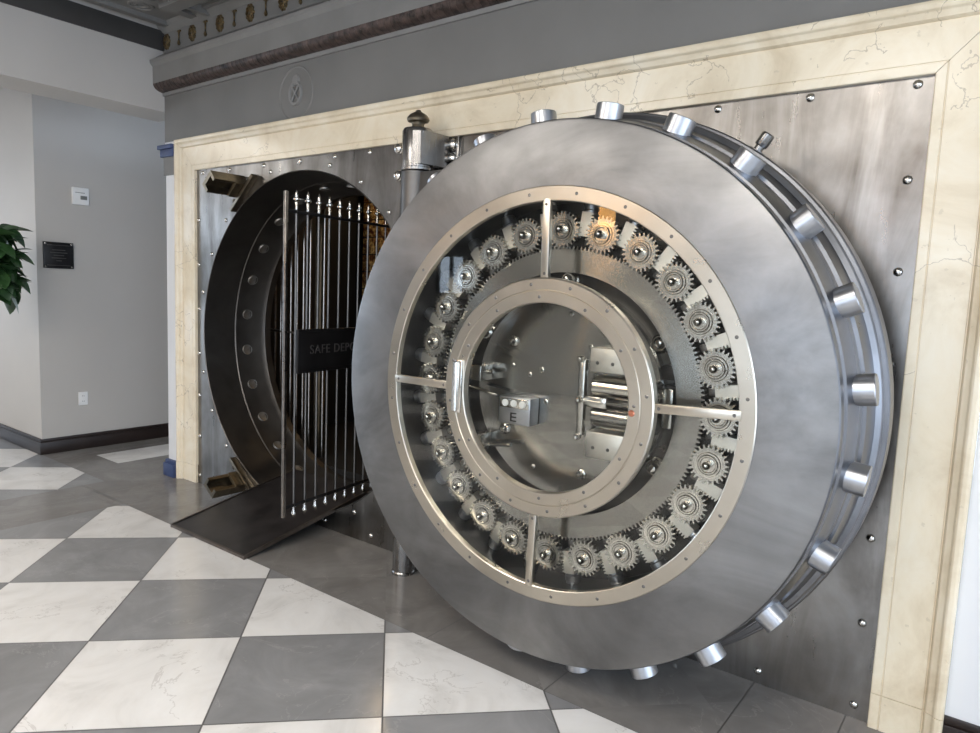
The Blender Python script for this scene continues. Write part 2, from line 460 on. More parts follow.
# ------------------------------------------------------------------ marble surround
PRF = [(0, -.0006), (0, -.020), (.003, -.022), (.031, -.022), (.0325, -.018), (.0355, -.018), (.037, -.022), (.160, -.022), (.1615, -.017), (.165, -.017),
       (.167, -.026), (.172, -.034), (.181, -.037), (.190, -.042), (.196, -.052), (.202, -.055), (.214, -.055), (.222, -.052), (.225, -.046), (.225, -.0006)]
ms = thing('marble_surround', (-2.55, 0, 0), 'cream veined marble surround framing the steel vault wall', 'door surround')
def frame_piece(name, kind):
    bm = NB(); rows = []
    e = .0012
    for u, y in PRF:
        if kind == 'L': rows.append(((SX0-u, y, .131), (SX0-u, y, SZ+u-e)))
        elif kind == 'R': rows.append(((SX1+u, y, .131), (SX1+u, y, SZ+u-e)))
        else: rows.append(((SX0-u+e, y, SZ+u), (SX1+u-e, y, SZ+u)))
    A_ = [bm.verts.new((p[0]+2.55, p[1], p[2])) for p, q in rows]; B_ = [bm.verts.new((q[0]+2.55, q[1], q[2])) for p, q in rows]
    n = len(rows); bm.faces.new(A_); bm.faces.new(B_[::-1])
    for i in range(n): bm.faces.new((A_[i], B_[i], B_[(i+1) % n], A_[(i+1) % n]))
    return link_mesh(name, bm, 'marble', ms, ang=20)
frame_piece('side_casing', 'L'); frame_piece('side_casing', 'R'); frame_piece('lintel', 'T')
for s, X in ((-1, SX0), (1, SX1)):
    bm = NB()
    pp = [(u, y-.003) for u, y in PRF]
    a = [bm.verts.new((X+s*u+2.55, y, 0)) for u, y in pp]; b = [bm.verts.new((X+s*u+2.55, y, .1295)) for u, y in pp]
    bm.faces.new(a); bm.faces.new(b[::-1])
    for i in range(len(pp)): bm.faces.new((a[i], b[i], b[(i+1) % len(pp)], a[(i+1) % len(pp)]))
    link_mesh('plinth_block', bm, 'marble', ms, ang=20)

# ------------------------------------------------------------------ steel vault front
vf = thing('vault_front', (HX, 0, 0), 'brushed steel vault wall plate with studs and a round doorway', 'vault wall')
bm = NB()
rx0, rx1, rz0, rz1 = -4.83 - HX, -2.40 - HX, 0.0, 2.32
angs = sorted([2*PI*i/144 for i in range(144)] + [math.atan2(z-HZ, x) % (2*PI) for x in (rx0, rx1) for z in (rz0, rz1)])
inn, out = [], []
for a in angs:
    c, s = math.cos(a), math.sin(a)
    tt = min([(rx1/c if c > 1e-9 else 1e9), (rx0/c if c < -1e-9 else 1e9), ((rz1-HZ)/s if s > 1e-9 else 1e9), ((rz0-HZ)/s if s < -1e-9 else 1e9)])
    inn.append((HR*c, HZ+HR*s)); out.append((tt*c, HZ+tt*s))
n = len(angs)
for y in (0, .025):
    vi = [bm.verts.new((p[0], y, p[1])) for p in inn]; vo = [bm.verts.new((p[0], y, p[1])) for p in out]
    for i in range(n):
        j = (i+1) % n; bm.faces.new((vi[i], vo[i], vo[j], vi[j]))
# plate right of the doorway, same sheet
X1 = -.27 - HX
v4 = [bm.verts.new(p) for p in ((rx1, 0, rz0), (X1, 0, rz0), (X1, 0, rz1), (rx1, 0, rz1))]
bm.faces.new(v4)
v5 = [bm.verts.new((v.co.x, .025, v.co.z)) for v in v4]; bm.faces.new(v5[::-1])
for i in (0, 1, 2): bm.faces.new((v4[i], v5[i], v5[(i+1) % 4], v4[(i+1) % 4]))
link_mesh('steel_plate', bm, 'plate', vf, smooth=False)
bm = NB()
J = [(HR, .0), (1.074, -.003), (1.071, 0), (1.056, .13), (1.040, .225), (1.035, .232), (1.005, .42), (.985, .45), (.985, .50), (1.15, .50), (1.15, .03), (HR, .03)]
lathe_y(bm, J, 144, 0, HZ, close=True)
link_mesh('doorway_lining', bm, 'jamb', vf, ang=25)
sk = None
for i in range(24):
    a = math.radians(7.5 + 15*i); r = 1.021
    if sk is None:
        bm = NB(); lathe_axis(bm, [(0, .003), (.031, .003), (.036, .006), (.038, .002), (.038, -.01), (0, -.01)], (0, 0, 0), (-1, 0, 0), 22)
        sk = link_mesh('bolt_socket', bm, 'socket', vf)
    else: sk = sk.copy(); C.objects.link(sk)
    sk.location = (r*math.cos(a), .315, HZ + r*math.sin(a)); sk.rotation_euler = (0, -a, 0)
rv = []
rv += [(x, 2.265) for x in (-4.72, -4.386, -4.0, -3.632, -3.306, -3.009, -2.20, -1.71, -1.37, -1.03, -.69, -.352)]
rv += [(-4.778, z) for z in (1.939, 1.62, 1.30, .977, .664, .357, .06)]
rv += [(-.354, z) for z in (1.951, 1.64, 1.32, 1.0, .688, .368, .052)]
rv += [(x, .052) for x in (-.701, -1.045, -1.39, -2.1, -2.93, -2.70)]
rv += [(-.802, .16)]
for i in range(24):
    a = math.radians(15*i); x, z = HX + 1.123*math.cos(a), HZ + 1.123*math.sin(a)
    if z > .04 and x > -4.75 and not (112 < 15*i < 128) and not (232 < 15*i < 248): rv.append((x, z))
stud = None
for x, z in rv:
    if stud is None:
        bm = NB(); lathe_axis(bm, [(0, .010), (.006, .0095), (.011, .007), (.0145, .003), (.0155, 0), (0, 0)], (0, 0, 0), (0, -1, 0), 16)
        stud = link_mesh('stud', bm, 'polish', vf)
    else: stud = stud.copy(); C.objects.link(stud)
    stud.location = (x - HX, 0, z)

# door clamps sticking out of the plate left of the doorway
def clamp(ang, ori, label):
    a = math.radians(ang)
    t = thing('door_clamp', (HX + 1.11*math.cos(a), 0, HZ + 1.11*math.sin(a)), label, 'clamp')
    R_ = Matrix.Rotation(-math.radians(ori), 4, 'Y')     # local x = radial, z = tangent
    bm = NB(); box(bm, -.013, .013, -.045, 0, -.165, .165, .003, R_); link_mesh('clamp_plate', bm, 'bronze', t)
    bm = NB()
    L = -.25; w = .062
    pts = [(.028, -w), (.028, -w+.022), (.072, -w+.022), (.072, w-.022), (.028, w-.022), (.028, w), (.10, w), (.10, -w)]
    v = extrude_xz(bm, pts, L, 0)
    for q in v: q.co = R_ @ q.co
    v = box(bm, .016, .04, -.10, -.0, -w, w, .002, R_)
    link_mesh('clamp_arm', bm, 'block' if False else 'bronze', t, smooth=False)
    for s in (-1, 1):
        bm = NB(); p = R_ @ Vector((.028, -.03, s*.10)); d = R_ @ Vector((1, 0, 0))
        lathe_axis(bm, [(0, .02), (.012, .018), (.018, 0), (0, 0)], R_ @ Vector((.014, -.03, s*.10)), d, 12)
        link_mesh('clamp_bolt', bm, 'polish', t)
clamp(120, 131, 'bronze-toned steel door clamp jutting from the plate, upper left of the doorway')
clamp(-120, -127, 'bronze-toned steel door clamp jutting from the plate near the floor, lower left of the doorway')

# ------------------------------------------------------------------ crane hinge
PX, PY = -2.505, -.165
hp = thing('crane_hinge', (PX, PY, 0), 'steel crane hinge post between the round doorway and the open vault door', 'hinge')
bm = NB(); lathe_axis(bm, [(0, 0), (.062, 0), (.062, .012), (.058, .018), (.058, 1.86), (0, 1.86)], (0, 0, 0), (0, 0, 1), 36)
link_mesh('post', bm, 'hinge', hp)
bm = NB(); lathe_axis(bm, [(0, 2.094), (.074, 2.094), (.081, 2.10), (.081, 2.112), (.077, 2.115), (.077, 2.29), (.070, 2.303), (.05, 2.308), (0, 2.308)], (.018, 0, 0), (0, 0, 1), 40)
link_mesh('barrel', bm, 'hinge', hp)
bm = NB(); lathe_axis(bm, [(0, 2.308), (.034, 2.308), (.030, 2.325), (.034, 2.334), (.052, 2.340), (.057, 2.350), (.054, 2.360), (.042, 2.374), (.024, 2.384), (.016, 2.388), (.012, 2.396), (0, 2.399)], (.018, 0, 0), (0, 0, 1), 28)
link_mesh('finial', bm, 'bronze', hp)
bm = NB()
lathe_axis(bm, [(0, 1.70), (.078, 1.70), (.078, 2.092), (0, 2.092)], (.018, 0, 0), (0, 0, 1), 40)
box(bm, .018, .42, -.045, .03, 1.72, 2.088, .004)
link_mesh('knuckle', bm, 'knuckle', hp)
bm = NB()
pts = [(.02, .03), (.05, -.070), (.09, -.055), (.115, .02), (.12, .13), (.12, .150), (-.06, .150), (-.05, .06)]
a = [bm.verts.new((x, y, 2.125)) for x, y in pts]; b = [bm.verts.new((x, y, 2.283)) for x, y in pts]
bm.faces.new(a); bm.faces.new(b[::-1])
for i in range(len(pts)): bm.faces.new((a[i], b[i], b[(i+1) % len(pts)], a[(i+1) % len(pts)]))
link_mesh('web', bm, 'hinge', hp)
bm = NB(); box(bm, -.10, .175, .147, .165, 2.09, 2.285, .003); box(bm, .150, .172, .135, .150, 2.09, 2.285, .003)
link_mesh('mounting_plate', bm, 'hinge', hp)
hb = None
for x, z in ((.078+.012, 2.245), (.078+.012, 2.178), (-.262, 2.262), (-.262, 2.119)):
    if hb is None:
        bm = NB(); lathe_axis(bm, [(0, 0), (.030, 0), (.030, .012), (.026, .016), (.024, .026), (.014, .034), (0, .038)], (0, 0, 0), (0, -1, 0), 20)
        hb = link_mesh('hinge_bolt', bm, 'polish', hp)
    else: hb = hb.copy(); C.objects.link(hb)
    hb.location = (x if x < 0 else x + .045, .163 if x < 0 else .148, z)
bm = NB()
for z in (.42, 1.80): box(bm, .0, 1.15, -.022, .06, z-.07, z+.07, .006)
box(bm, 1.0, 1.22, -.022, .06, .36, 1.88, .006)
link_mesh('swing_arm', bm, 'darkmetal', hp)
bm = NB(); box(bm, -.05, .05, -.0, .165, 0, .03, .003); link_mesh('foot_block', bm, 'hinge', hp)

# ------------------------------------------------------------------ the vault door
DA = math.radians(2.0)
DC = (-1.375, -.645, 0)
dr = thing('vault_door', DC, 'massive round steel vault door standing open with its geared boltwork behind glass', 'vault door', DA)
Z0 = HZ
bm = NB()
B = [(.766, .012), (.766, 0), (.985, 0), (.992, .002), (.996, .008), (.998, .050), (.989, .054), (.989, .064), (1.004, .068), (1.020, .135),
     (1.024, .142), (1.026, .192), (1.016, .197), (1.016, .205), (1.036, .210), (1.052, .285), (1.068, .292), (1.073, .300), (1.073, .310),
     (1.064, .314), (1.064, .327), (1.082, .331), (1.087, .338), (1.088, .430), (1.080, .440), (0, .440), (0, .205), (.732, .205), (.732, .012)]
lathe_y(bm, B, 180, 0, Z0)
vs = None
body = link_mesh('door_body', bm, 'door', dr, ang=22)
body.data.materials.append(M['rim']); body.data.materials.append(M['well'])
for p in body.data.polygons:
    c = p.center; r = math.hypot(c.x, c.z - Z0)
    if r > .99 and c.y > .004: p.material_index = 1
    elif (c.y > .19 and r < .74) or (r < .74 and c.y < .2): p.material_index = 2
# front lip piece joining the face to the window well
bm = NB(); lathe_y(bm, [(.713, .004), (.713, -.004), (.716, -.006), (.763, -.006), (.766, -.003), (.766, .012), (.732, .012), (.732, .02), (.713, .02)], 144, 0, Z0, close=True)
bez = link_mesh('window_bezel', bm, 'bezel', dr, ang=30)
sc = None
def screws(parent, r, n, off, y=-.006):
    global sc
    for i in range(n):
        a = 2*PI*(i+off)/n
        if sc is None:
            bm = NB(); lathe_axis(bm, [(0, .0012), (.003, .002), (.0062, .0005), (.0062, -.001), (0, -.001)], (0, 0, 0), (0, -1, 0), 10)
            o = sc = link_mesh('screw', bm, 'darkmetal', parent)
        else: o = sc.copy(); C.objects.link(o); o.parent = parent
        o.location = (r*math.cos(a), y, Z0 + r*math.sin(a))
screws(bez, .74, 24, .45)
bm = NB()
lathe_y(bm, [(.350, .02), (.350, -.012), (.353, -.015), (.392, -.015), (.394, -.012), (.396, -.012), (.398, -.014), (.436, -.014), (.441, -.010), (.441, .02)], 128, 0, Z0, close=True)
cr = link_mesh('centre_ring', bm, 'bezel', dr, ang=30)
screws(cr, .417, 16, .35, -.0145); screws(cr, .371, 12, .1, -.0152)
for a0 in (91, 180, 269, 362.6):
    a = math.radians(a0)
    bm = NB(); box(bm, .436, .72, -.008, .012, -.015, .015, .002)
    sp = link_mesh('spoke', bm, 'bezel', dr, loc=(0, 0, Z0), rot=(0, -a, 0))
    bm = NB()
    for r in (.455, .70): lathe_axis(bm, [(0, .0015), (.004, .002), (.006, 0), (0, 0)], (r, -.008, 0), (0, -1, 0), 10)
    link_mesh('screw', bm, 'darkmetal', sp)
for q in range(4):
    a0, a1 = [math.radians(v) for v in ((2.6, 91), (91, 180), (180, 269), (269, 362.6))[q]]
    bm = NB(); v = extrude_xz(bm, annulus_pts(.439, .716, a0, a1), .004, .010)
    bmesh.ops.translate(bm, vec=(0, 0, Z0), verts=v)
    link_mesh('glass_pane', bm, 'glass', dr, smooth=False)
bm = NB(); lathe_y(bm, [(0, .002), (.352, .002), (.352, .008), (0, .008)], 96, 0, Z0); link_mesh('centre_glass', bm, 'glass', dr, smooth=False)
# handle on the centre ring
bm = NB()
cyl(bm, (-.371-.007, -.032, Z0-.095), (-.371-.007, -.032, Z0+.105), .011, 16, .004)
box(bm, -.389, -.352, -.026, -.012, Z0-.10, Z0+.11, .004)
link_mesh('handle', bm, 'polish', dr)
bm = NB(); lathe_axis(bm, [(0, .004), (.008, .004), (.012, 0), (0, 0)], (.363, -.015, Z0-.006), (0, -1, 0), 16); link_mesh('copper_plug', bm, 'red', dr)
# spun disc at the back of the centre
bm = NB(); lathe_y(bm, [(0, -.006), (.40, -.006), (.408, 0), (.408, .035), (0, .035)], 128); link_mesh('spun_disc', bm, 'disc', dr, loc=(0, .17, Z0), ang=30)
# ring gear
def gear_profile(n, ro, ri, tw=.5):
    p = []
    for i in range(n):
        a = 2*PI*i/n; w = 2*PI/n
        p += [(ri, a - .30*w), (ro, a - .13*w), (ro, a + .13*w), (ri, a + .30*w)]
    return p
def gear_mesh(bm, n, ro, ri, hole, y0, y1):
    p = gear_profile(n, ro, ri)
    A1 = [bm.verts.new((r*math.cos(a), y0, r*math.sin(a))) for r, a in p]
    A2 = [bm.verts.new((hole*math.cos(a), y0, hole*math.sin(a))) for r, a in p]
    B1 = [bm.verts.new((r*math.cos(a), y1, r*math.sin(a))) for r, a in p]
    B2 = [bm.verts.new((hole*math.cos(a), y1, hole*math.sin(a))) for r, a in p]
    m_ = len(p)
    for i in range(m_):
        j = (i+1) % m_
        bm.faces.new((A1[i], A1[j], A2[j], A2[i])); bm.faces.new((B1[i], B2[i], B2[j], B1[j]))
        bm.faces.new((A1[i], B1[i], B1[j], A1[j])); bm.faces.new((A2[i], A2[j], B2[j], B2[i]))
bm = NB(); gear_mesh(bm, 216, .5635, .5505, .465, .128, .160)
link_mesh('ring_gear', bm, 'ringgear', dr, loc=(0, 0, Z0), ang=25)
# bolt gears
gear = None
for i in range(24):
    a = math.radians(15*i)
    if gear is None:
        bm = NB(); gear_mesh(bm, 24, .068, .0555, .03, -.013, .013)
        gear = link_mesh('gear', bm, 'gear', dr, ang=25)
        bm = NB(); lathe_y(bm, [(.034, .012), (.034, -.012), (.0355, -.017), (.040, -.017), (.042, -.0135), (.047, -.0135), (.047, .012)], 40, close=True)
        lathe_y(bm, [(.0, .012), (0, -.018), (.024, -.018), (.027, -.022), (.031, -.022), (.033, -.018), (.033, .012)], 40)
        link_mesh('hub', bm, 'polish', gear)
        bm = NB(); lathe_axis(bm, [(0, .052), (.005, .051), (.010, .047), (.0135, .041), (.0145, .035), (.0145, .0), (0, 0)], (0, 0, 0), (0, -1, 0), 20)
        link_mesh('pin', bm, 'polish', gear)
        bm = NB(); cyl(bm, (0, .014, 0), (0, .09, 0), .013, 14); link_mesh('axle', bm, 'darkmetal', gear)
        gg = gear
    else: gg = copy_tree(gear, dr)
    gg.location = (.620*math.cos(a), .110, Z0 + .620*math.sin(a)); gg.rotation_euler = (0, -a + .07*((i*5) % 7), 0)
# racks and locking bolts
rk = None
for i in range(24):
    a = math.radians(7.5 + 15*i)
    if rk is None:
        rk = empty('locking_bolt', (0, 0, 0)); rk.parent = dr
        bm = NB()
        # bar with rack teeth along its clockwise side; local x = radial
        pts = [(.602, .024), (.602, -.016)]
        nT = 8; L = .088
        for q in range(nT):
            x0 = .602 + L*q/nT; w = L/nT
            pts += [(x0 + .1*w, -.016), (x0 + .3*w, -.026), (x0 + .62*w, -.026), (x0 + .82*w, -.016)]
        pts += [(.690, -.016), (.690, .024)]
        extrude_xz(bm, pts, .118, .172)
        link_mesh('rack_block', bm, 'block', rk, smooth=False)
        bm = NB(); box(bm, .570, .600, .150, .172, -.012, .012, .002); link_mesh('rack_tail', bm, 'darkmetal', rk)
        bm = NB()
        lathe_axis(bm, [(0, 0), (.024, 0), (.024, .008), (.029, .012), (.029, .03), (.026, .034), (.026, .05), (0, .05)], (.690, .148, 0), (1, 0, 0), 24)
        link_mesh('bolt_rod', bm, 'bolt', rk)
        bm = NB(); lathe_axis(bm, [(0, 0), (.049, 0), (.049, .085), (.047, .087), (0, .087)], (.985, .151, 0), (1, 0, 0), 36)
        link_mesh('bolt_tip', bm, 'bolt', rk)
        o = rk
    else: o = copy_tree(rk, dr)
    o.location = (0, 0, Z0); o.rotation_euler = (0, -a, 0)
# spacer posts between disc and ring gear
sp0 = None
for x, z in ((-.002, .437), (.377, .225), (.383, .035), (.385, -.222), (-.36, -.235), (-.375, .215), (-.05, -.437)):
    r_ = 1.0
    if sp0 is None:
        bm = NB(); lathe_axis(bm, [(0, .0), (.043, 0), (.043, .025), (.036, .03), (.036, .045), (.03, .05), (.026, .05), (.018, .056), (.014, .066), (0, .070)], (0, 0, 0), (0, -1, 0), 28)
        sp0 = link_mesh('spacer_post', bm, 'polish', dr)
        o = sp0
    else: o = sp0.copy(); C.objects.link(o)
    o.location = (x, .200 if math.hypot(x, z) > .41 else .164, Z0 + z); o.scale = (.85, .85, .85)
bm = NB(); box(bm, .40, .455, .14, .20, Z0+.10, Z0+.15, .003); box(bm, .405, .45, .17, .20, Z0-.05, Z0+.08, .003)
link_mesh('latch_block', bm, 'black', dr)
bm = NB(); box(bm, .412, .448, .135, .168, Z0-.07, Z0+.07, .004); link_mesh('latch_lever', bm, 'gear', dr)
# time lock
tl = link_mesh('time_lock', (lambda b: (box(b, -.088, .088, -.075, 0, -.065, .065, .006), b)[1])(NB()), 'well', dr, loc=(-.177, .162, Z0-.082))
tl.data.materials[0] = M['bolt']; tl.scale = (.84, .9, .84)
bm = NB(); box(bm, -.08, .08, -.079, -.075, .012, .058, .002); link_mesh('dial_frame', bm, 'polish', tl)
for x in (-.048, 0, .048):
    bm = NB(); lathe_axis(bm, [(0, .006), (.013, .006), (.017, .003), (.017, 0), (0, 0)], (x, -.079, .035), (0, -1, 0), 20); link_mesh('dial', bm, 'plastic', tl)
bm = NB()
for z in (-.012, -.030, -.048): box(bm, -.018, .014, -.078, -.074, z-.003, z+.003)
box(bm, -.018, -.012, -.078, -.074, -.051, -.009); link_mesh('emblem', bm, 'black', tl)
bm = NB(); cyl(bm, (-.352, .10, Z0-.015), (-.262, .10, Z0-.030), .007, 12); cyl(bm, (-.40, .10, Z0-.008), (-.352, .10, Z0-.015), .007, 12); link_mesh('connecting_rod', bm, 'polish', dr)
bm = NB(); box(bm, -.40, -.335, .08, .165, Z0+.02, Z0+.085, .004); box(bm, -.40, -.33, .09, .165, Z0-.27, Z0-.20, .004); link_mesh('side_bracket', bm, 'gear', dr)
bm = NB(); cyl(bm, (-.33, .12, Z0-.245), (-.20, .12, Z0-.225), .009, 12, .002); cyl(bm, (-.36, .12, Z0+.055), (-.30, .12, Z0+.06), .009, 12, .002); link_mesh('side_rod', bm, 'polish', dr)
# bolt drive bracket at the right of the disc
for z0, z1 in ((.108, .195), (-.210, -.112)):
    bm = NB(); box(bm, .145, .30, .09, .164, Z0+z0, Z0+z1, .003); bp = link_mesh('bearing_block', bm, 'block', dr)
    bm = NB()
    for x in (.175, .235): lathe_axis(bm, [(0, .004), (.005, .004), (.007, 0), (0, 0)], (x, .09, Z0+(z0+z1)/2-.01), (0, -1, 0), 10)
    link_mesh('screw', bm, 'darkmetal', bp)
bm = NB(); box(bm, .103, .130, .085, .115, Z0-.135, Z0+.150, .004); yk = link_mesh('yoke_bar', bm, 'gear', dr)
for z in (-.138, .0, .152):
    bm = NB(); lathe_axis(bm, [(0, .03), (.007, .028), (.011, .022), (.012, 0), (0, 0)], (.116, .087, Z0+z), (0, -1, 0), 14); link_mesh('yoke_pin', bm, 'polish', yk)
bm = NB(); cyl(bm, (.150, .14, Z0+.048), (.40, .14, Z0+.048), .045, 32, .004); link_mesh('drive_roller', bm, 'polish', dr)
bm = NB(); cyl(bm, (.150, .14, Z0-.058), (.40, .14, Z0-.058), .040, 32, .004); link_mesh('drive_roller', bm, 'disc', dr)
bm = NB(); cyl(bm, (.10, .098, Z0-.003), (.20, .098, Z0-.003), .014, 20, .003); box(bm, .13, .22, .085, .10, Z0-.022, Z0+.016, .003); link_mesh('drive_shaft', bm, 'polish', dr)
for x, z, s in ((-.237, .189, 1.3), (-.262, -.175, 1.35), (.098, -.300, 1.2), (-.100, .084, .7), (-.236, .090, .6), (-.154, .060, .6), (-.075, -.040, .7), (.11, .19, .6), (.02, .31, .6), (-.12, -.31, .6)):
    bm = NB(); lathe_axis(bm, [(0, .02*s), (.006*s, .019*s), (.0115*s, .014*s), (.0125*s, .008*s), (.0165*s, .006*s), (.0165*s, 0), (0, 0)], (x, .164, Z0+z), (0, -1, 0), 18)
    link_mesh('dome_nut', bm, 'polish', dr)
bm = NB(); p0 = Vector((.612*1.08*1.02, .40, Z0+.93*1.0)); d_ = Vector((.612, 0, .93)).normalized()
pb = Vector((0, .385, Z0)) + d_*1.083
lathe_axis(bm, [(0, 0), (.030, 0), (.030, .006), (.016, .008), (.016, .022), (.021, .022), (.023, .026), (.023, .066), (.020, .070), (0, .070)], pb, d_, 20)
link_mesh('lifting_eye_stub', bm, 'hinge', dr)

# ------------------------------------------------------------------ ramp into the vault
rp = thing('entry_ramp', (-3.64, -.635, 0), 'black surfaced ramp plate rising from the tiles into the round doorway', 'ramp')
def rz(y): return .014 + .197*y       # y measured from the front edge
bm = NB()
Y1 = .92; x0, x1 = -.372, .372
def slab(x0, x1, y0, y1, up, th):
    v = []
    for (y, z) in ((y0, rz(y0)+up), (y1, rz(y1)+up), (y1, rz(y1)+up-th), (y0, max(.0, rz(y0)+up-th))):
        v.append((y, z))
    sweep_x(bm, v, x0, x1)
slab(x0, x1, .012, Y1, 0, .010); link_mesh('tread', bm, 'rubber', rp, smooth=False)
bm = NB(); slab(-.385, -.372, 0, Y1, .006, .02); slab(.372, .385, 0, Y1, .006, .024); slab(-.372, .372, 0, .012, .004, .016)
link_mesh('edge_trim', bm, 'ramp_edge', rp, smooth=False)

# ------------------------------------------------------------------ swinging day gate with its plaque
GA = math.radians(98)
dg = thing('day_gate', (-3.19, -.41, .0), 'tall barred inner gate of bright steel bars standing open in the doorway', 'gate', GA)
GB, GT = .205, 2.005
bm = NB(); box(bm, -.030, -.010, -.009, .009, GB, GT, .002); link_mesh('latch_stile', bm, 'bar', dg)
bm = NB(); box(bm, 1.16, 1.20, -.012, .012, GB, GT, .002); link_mesh('hinge_stile', bm, 'darkmetal', dg)
bm = NB(); box(bm, -.010, 1.16, -.006, .006, GT-.110, GT-.094, .001); link_mesh('top_rail', bm, 'black', dg)
bm = NB(); box(bm, -.010, 1.16, -.006, .006, GB+.045, GB+.065, .001); link_mesh('bottom_rail', bm, 'black', dg)
gb = None
for i in range(12):
    xx_ = .058 + .0875*i
    if gb is None:
        bm = NB(); cyl(bm, (0, 0, GB+.04), (0, 0, GT-.065), .0065, 12); gb = link_mesh('bar', bm, 'darkmetal', dg)
        bm = NB(); lathe_axis(bm, [(0, 0), (.0085, 0), (.0085, .04), (.007, .045), (.018, .052), (.018, .060), (.008, .066), (.009, .08), (.005, .10), (0, .108)], (0, 0, GT-.09), (0, 0, 1), 12)
        link_mesh('finial', bm, 'polish', gb)
        bm = NB(); lathe_axis(bm, [(0, 0), (.004, .0), (.013, .012), (.014, .022), (.009, .034), (.006, .05), (.0085, .052), (.0085, .062), (0, .062)], (0, 0, GB-.015), (0, 0, 1), 12)
        link_mesh('foot_finial', bm, 'polish', gb)
        o = gb
    else: o = copy_tree(gb, dg)
    o.location = (xx_, 0, 0)
pl = link_mesh('plaque', (lambda b: (box(b, .05, .98, -.030, -.014, 1.015, 1.262, .003), box(b, .062, .968, -.032, -.028, 1.03, 1.036), box(b, .062, .968, -.032, -.028, 1.241, 1.247), b)[3])(NB()), 'black', dg)
cu = bpy.data.curves.new('lettering', 'FONT'); cu.body = 'SAFE DEPOSIT'; cu.size = .073; cu.extrude = .0015; cu.space_character = 1.12
tmp = bpy.data.objects.new('tmp_text', cu); C.objects.link(tmp)
bpy.context.view_layer.update()
me = bpy.data.meshes.new_from_object(tmp.evaluated_get(bpy.context.evaluated_depsgraph_get()))
bpy.data.objects.remove(tmp)
me.materials.clear(); me.materials.append(M['letter'])
lo = bpy.data.objects.new('lettering', me); C.objects.link(lo); lo.parent = pl
lo.location = (.142, -.0315, 1.122); lo.rotation_euler = (PI/2, 0, 0)

# fixed grille deeper in the doorway
gl = thing('fixed_grille', (-4.6, .62, 0), 'fixed row of thin steel bars inside the vault, left behind the open gate', 'grille')
bb = None
for bx_ in (-.13, -.055, .07, .145, .223, .30, .46):
    if bb is None:
        bm = NB(); cyl(bm, (0, 0, .2), (0, 0, 2.35), .008, 10); bb = link_mesh('bar', bm, 'bar', gl)
    else: bb = bb.copy(); C.objects.link(bb)
    bb.location = (bx_, 0, 0)
bm = NB(); box(bm, -.30, .42, -.008, .008, 1.125, 1.14); link_mesh('rail', bm, 'bar', gl, smooth=False)
bm = NB(); box(bm, -.30, .42, -.008, .008, 2.33, 2.36); link_mesh('rail', bm, 'bar', gl, smooth=False)
bm = NB(); box(bm, .355, .425, .0, .05, .2, 2.4, .004); link_mesh('post', bm, 'bronze', gl)

# ------------------------------------------------------------------ vault interior
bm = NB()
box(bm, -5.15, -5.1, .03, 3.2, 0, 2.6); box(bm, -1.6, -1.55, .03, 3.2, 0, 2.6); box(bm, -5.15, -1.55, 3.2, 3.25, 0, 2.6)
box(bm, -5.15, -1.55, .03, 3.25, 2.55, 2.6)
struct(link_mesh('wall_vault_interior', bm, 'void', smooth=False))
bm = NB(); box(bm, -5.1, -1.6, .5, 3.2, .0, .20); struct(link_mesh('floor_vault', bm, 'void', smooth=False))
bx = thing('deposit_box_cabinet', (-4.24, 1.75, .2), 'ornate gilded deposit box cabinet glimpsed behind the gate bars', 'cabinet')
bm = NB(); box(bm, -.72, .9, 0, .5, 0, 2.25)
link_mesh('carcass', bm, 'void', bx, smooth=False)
bm = NB()
for c_ in range(10):
    for r_ in range(14):
        xa = -.71 + c_*.161; za = .03 + r_*.158
        box(bm, xa, xa+.151, -.016, 0, za, za+.148, .004)
        lathe_axis(bm, [(0, .008), (.02, .005), (.03, 0), (0, 0)], (xa+.075, -.016, za+.074), (0, -1, 0), 10)
link_mesh('box_fronts', bm, 'boxes', bx)

# ------------------------------------------------------------------ things on the far wall
XW = -6.431
t = thing('thermostat', (XW, -.112, 2.17), 'white square thermostat with a small grey display, high on the grey wall', 'thermostat')
bm = NB(); box(bm, 0, .028, -.065, .065, -.072, .072, .006); link_mesh('case', bm, 'plastic', t)
bm = NB(); box(bm, .0285, .031, -.005, .048, -.028, .004, .001); link_mesh('display', bm, 'lcd', t)
bm = NB(); box(bm, .0285, .030, -.045, .03, .025, .03); link_mesh('vent_slot', bm, 'lcd', t)
t = thing('wall_plaque', (XW, -.29, 1.665), 'black square plaque with brass corner screws on the grey wall', 'plaque')
bm = NB(); box(bm, 0, .018, -.115, .115, -.108, .108, .003); link_mesh('panel', bm, 'black', t)
bm = NB()
box(bm, .0175, .0195, -.09, .09, -.085, -.08); box(bm, .0175, .0195, -.09, .09, .08, .085)
for i, w in enumerate((.05, .065, .04, .055, .02)): box(bm, .0175, .0190, -w, w, .04 - .022*i, .047 - .022*i)
link_mesh('raised_lines', bm, 'darkmetal', t)
for y in (-.1, .1):
    for z in (-.094, .094):
        bm = NB(); lathe_axis(bm, [(0, .006), (.007, .004), (.010, 0), (0, 0)], (.018, y, z), (1, 0, 0), 12); link_mesh('corner_screw', bm, 'gear', t)
t = thing('wall_outlet', (XW, -.122, .443), 'white double wall outlet low on the grey wall', 'outlet')
bm = NB(); box(bm, 0, .007, -.038, .038, -.058, .058, .003); link_mesh('cover_plate', bm, 'plastic', t)
bm = NB()
for z in (-.024, .024):
    lathe_axis(bm, [(0, .004), (.016, .004), (.017, 0), (0, 0)], (.006, 0, z), (1, 0, 0), 16)
link_mesh('socket', bm, 'plastic', t)
for z in (-.024, .024):
    for y in (-.006, .006):
        bm = NB(); box(bm, .0100, .0108, y-.0012, y+.0012, z-.004, z+.006); link_mesh('slot', bm, 'black', t)

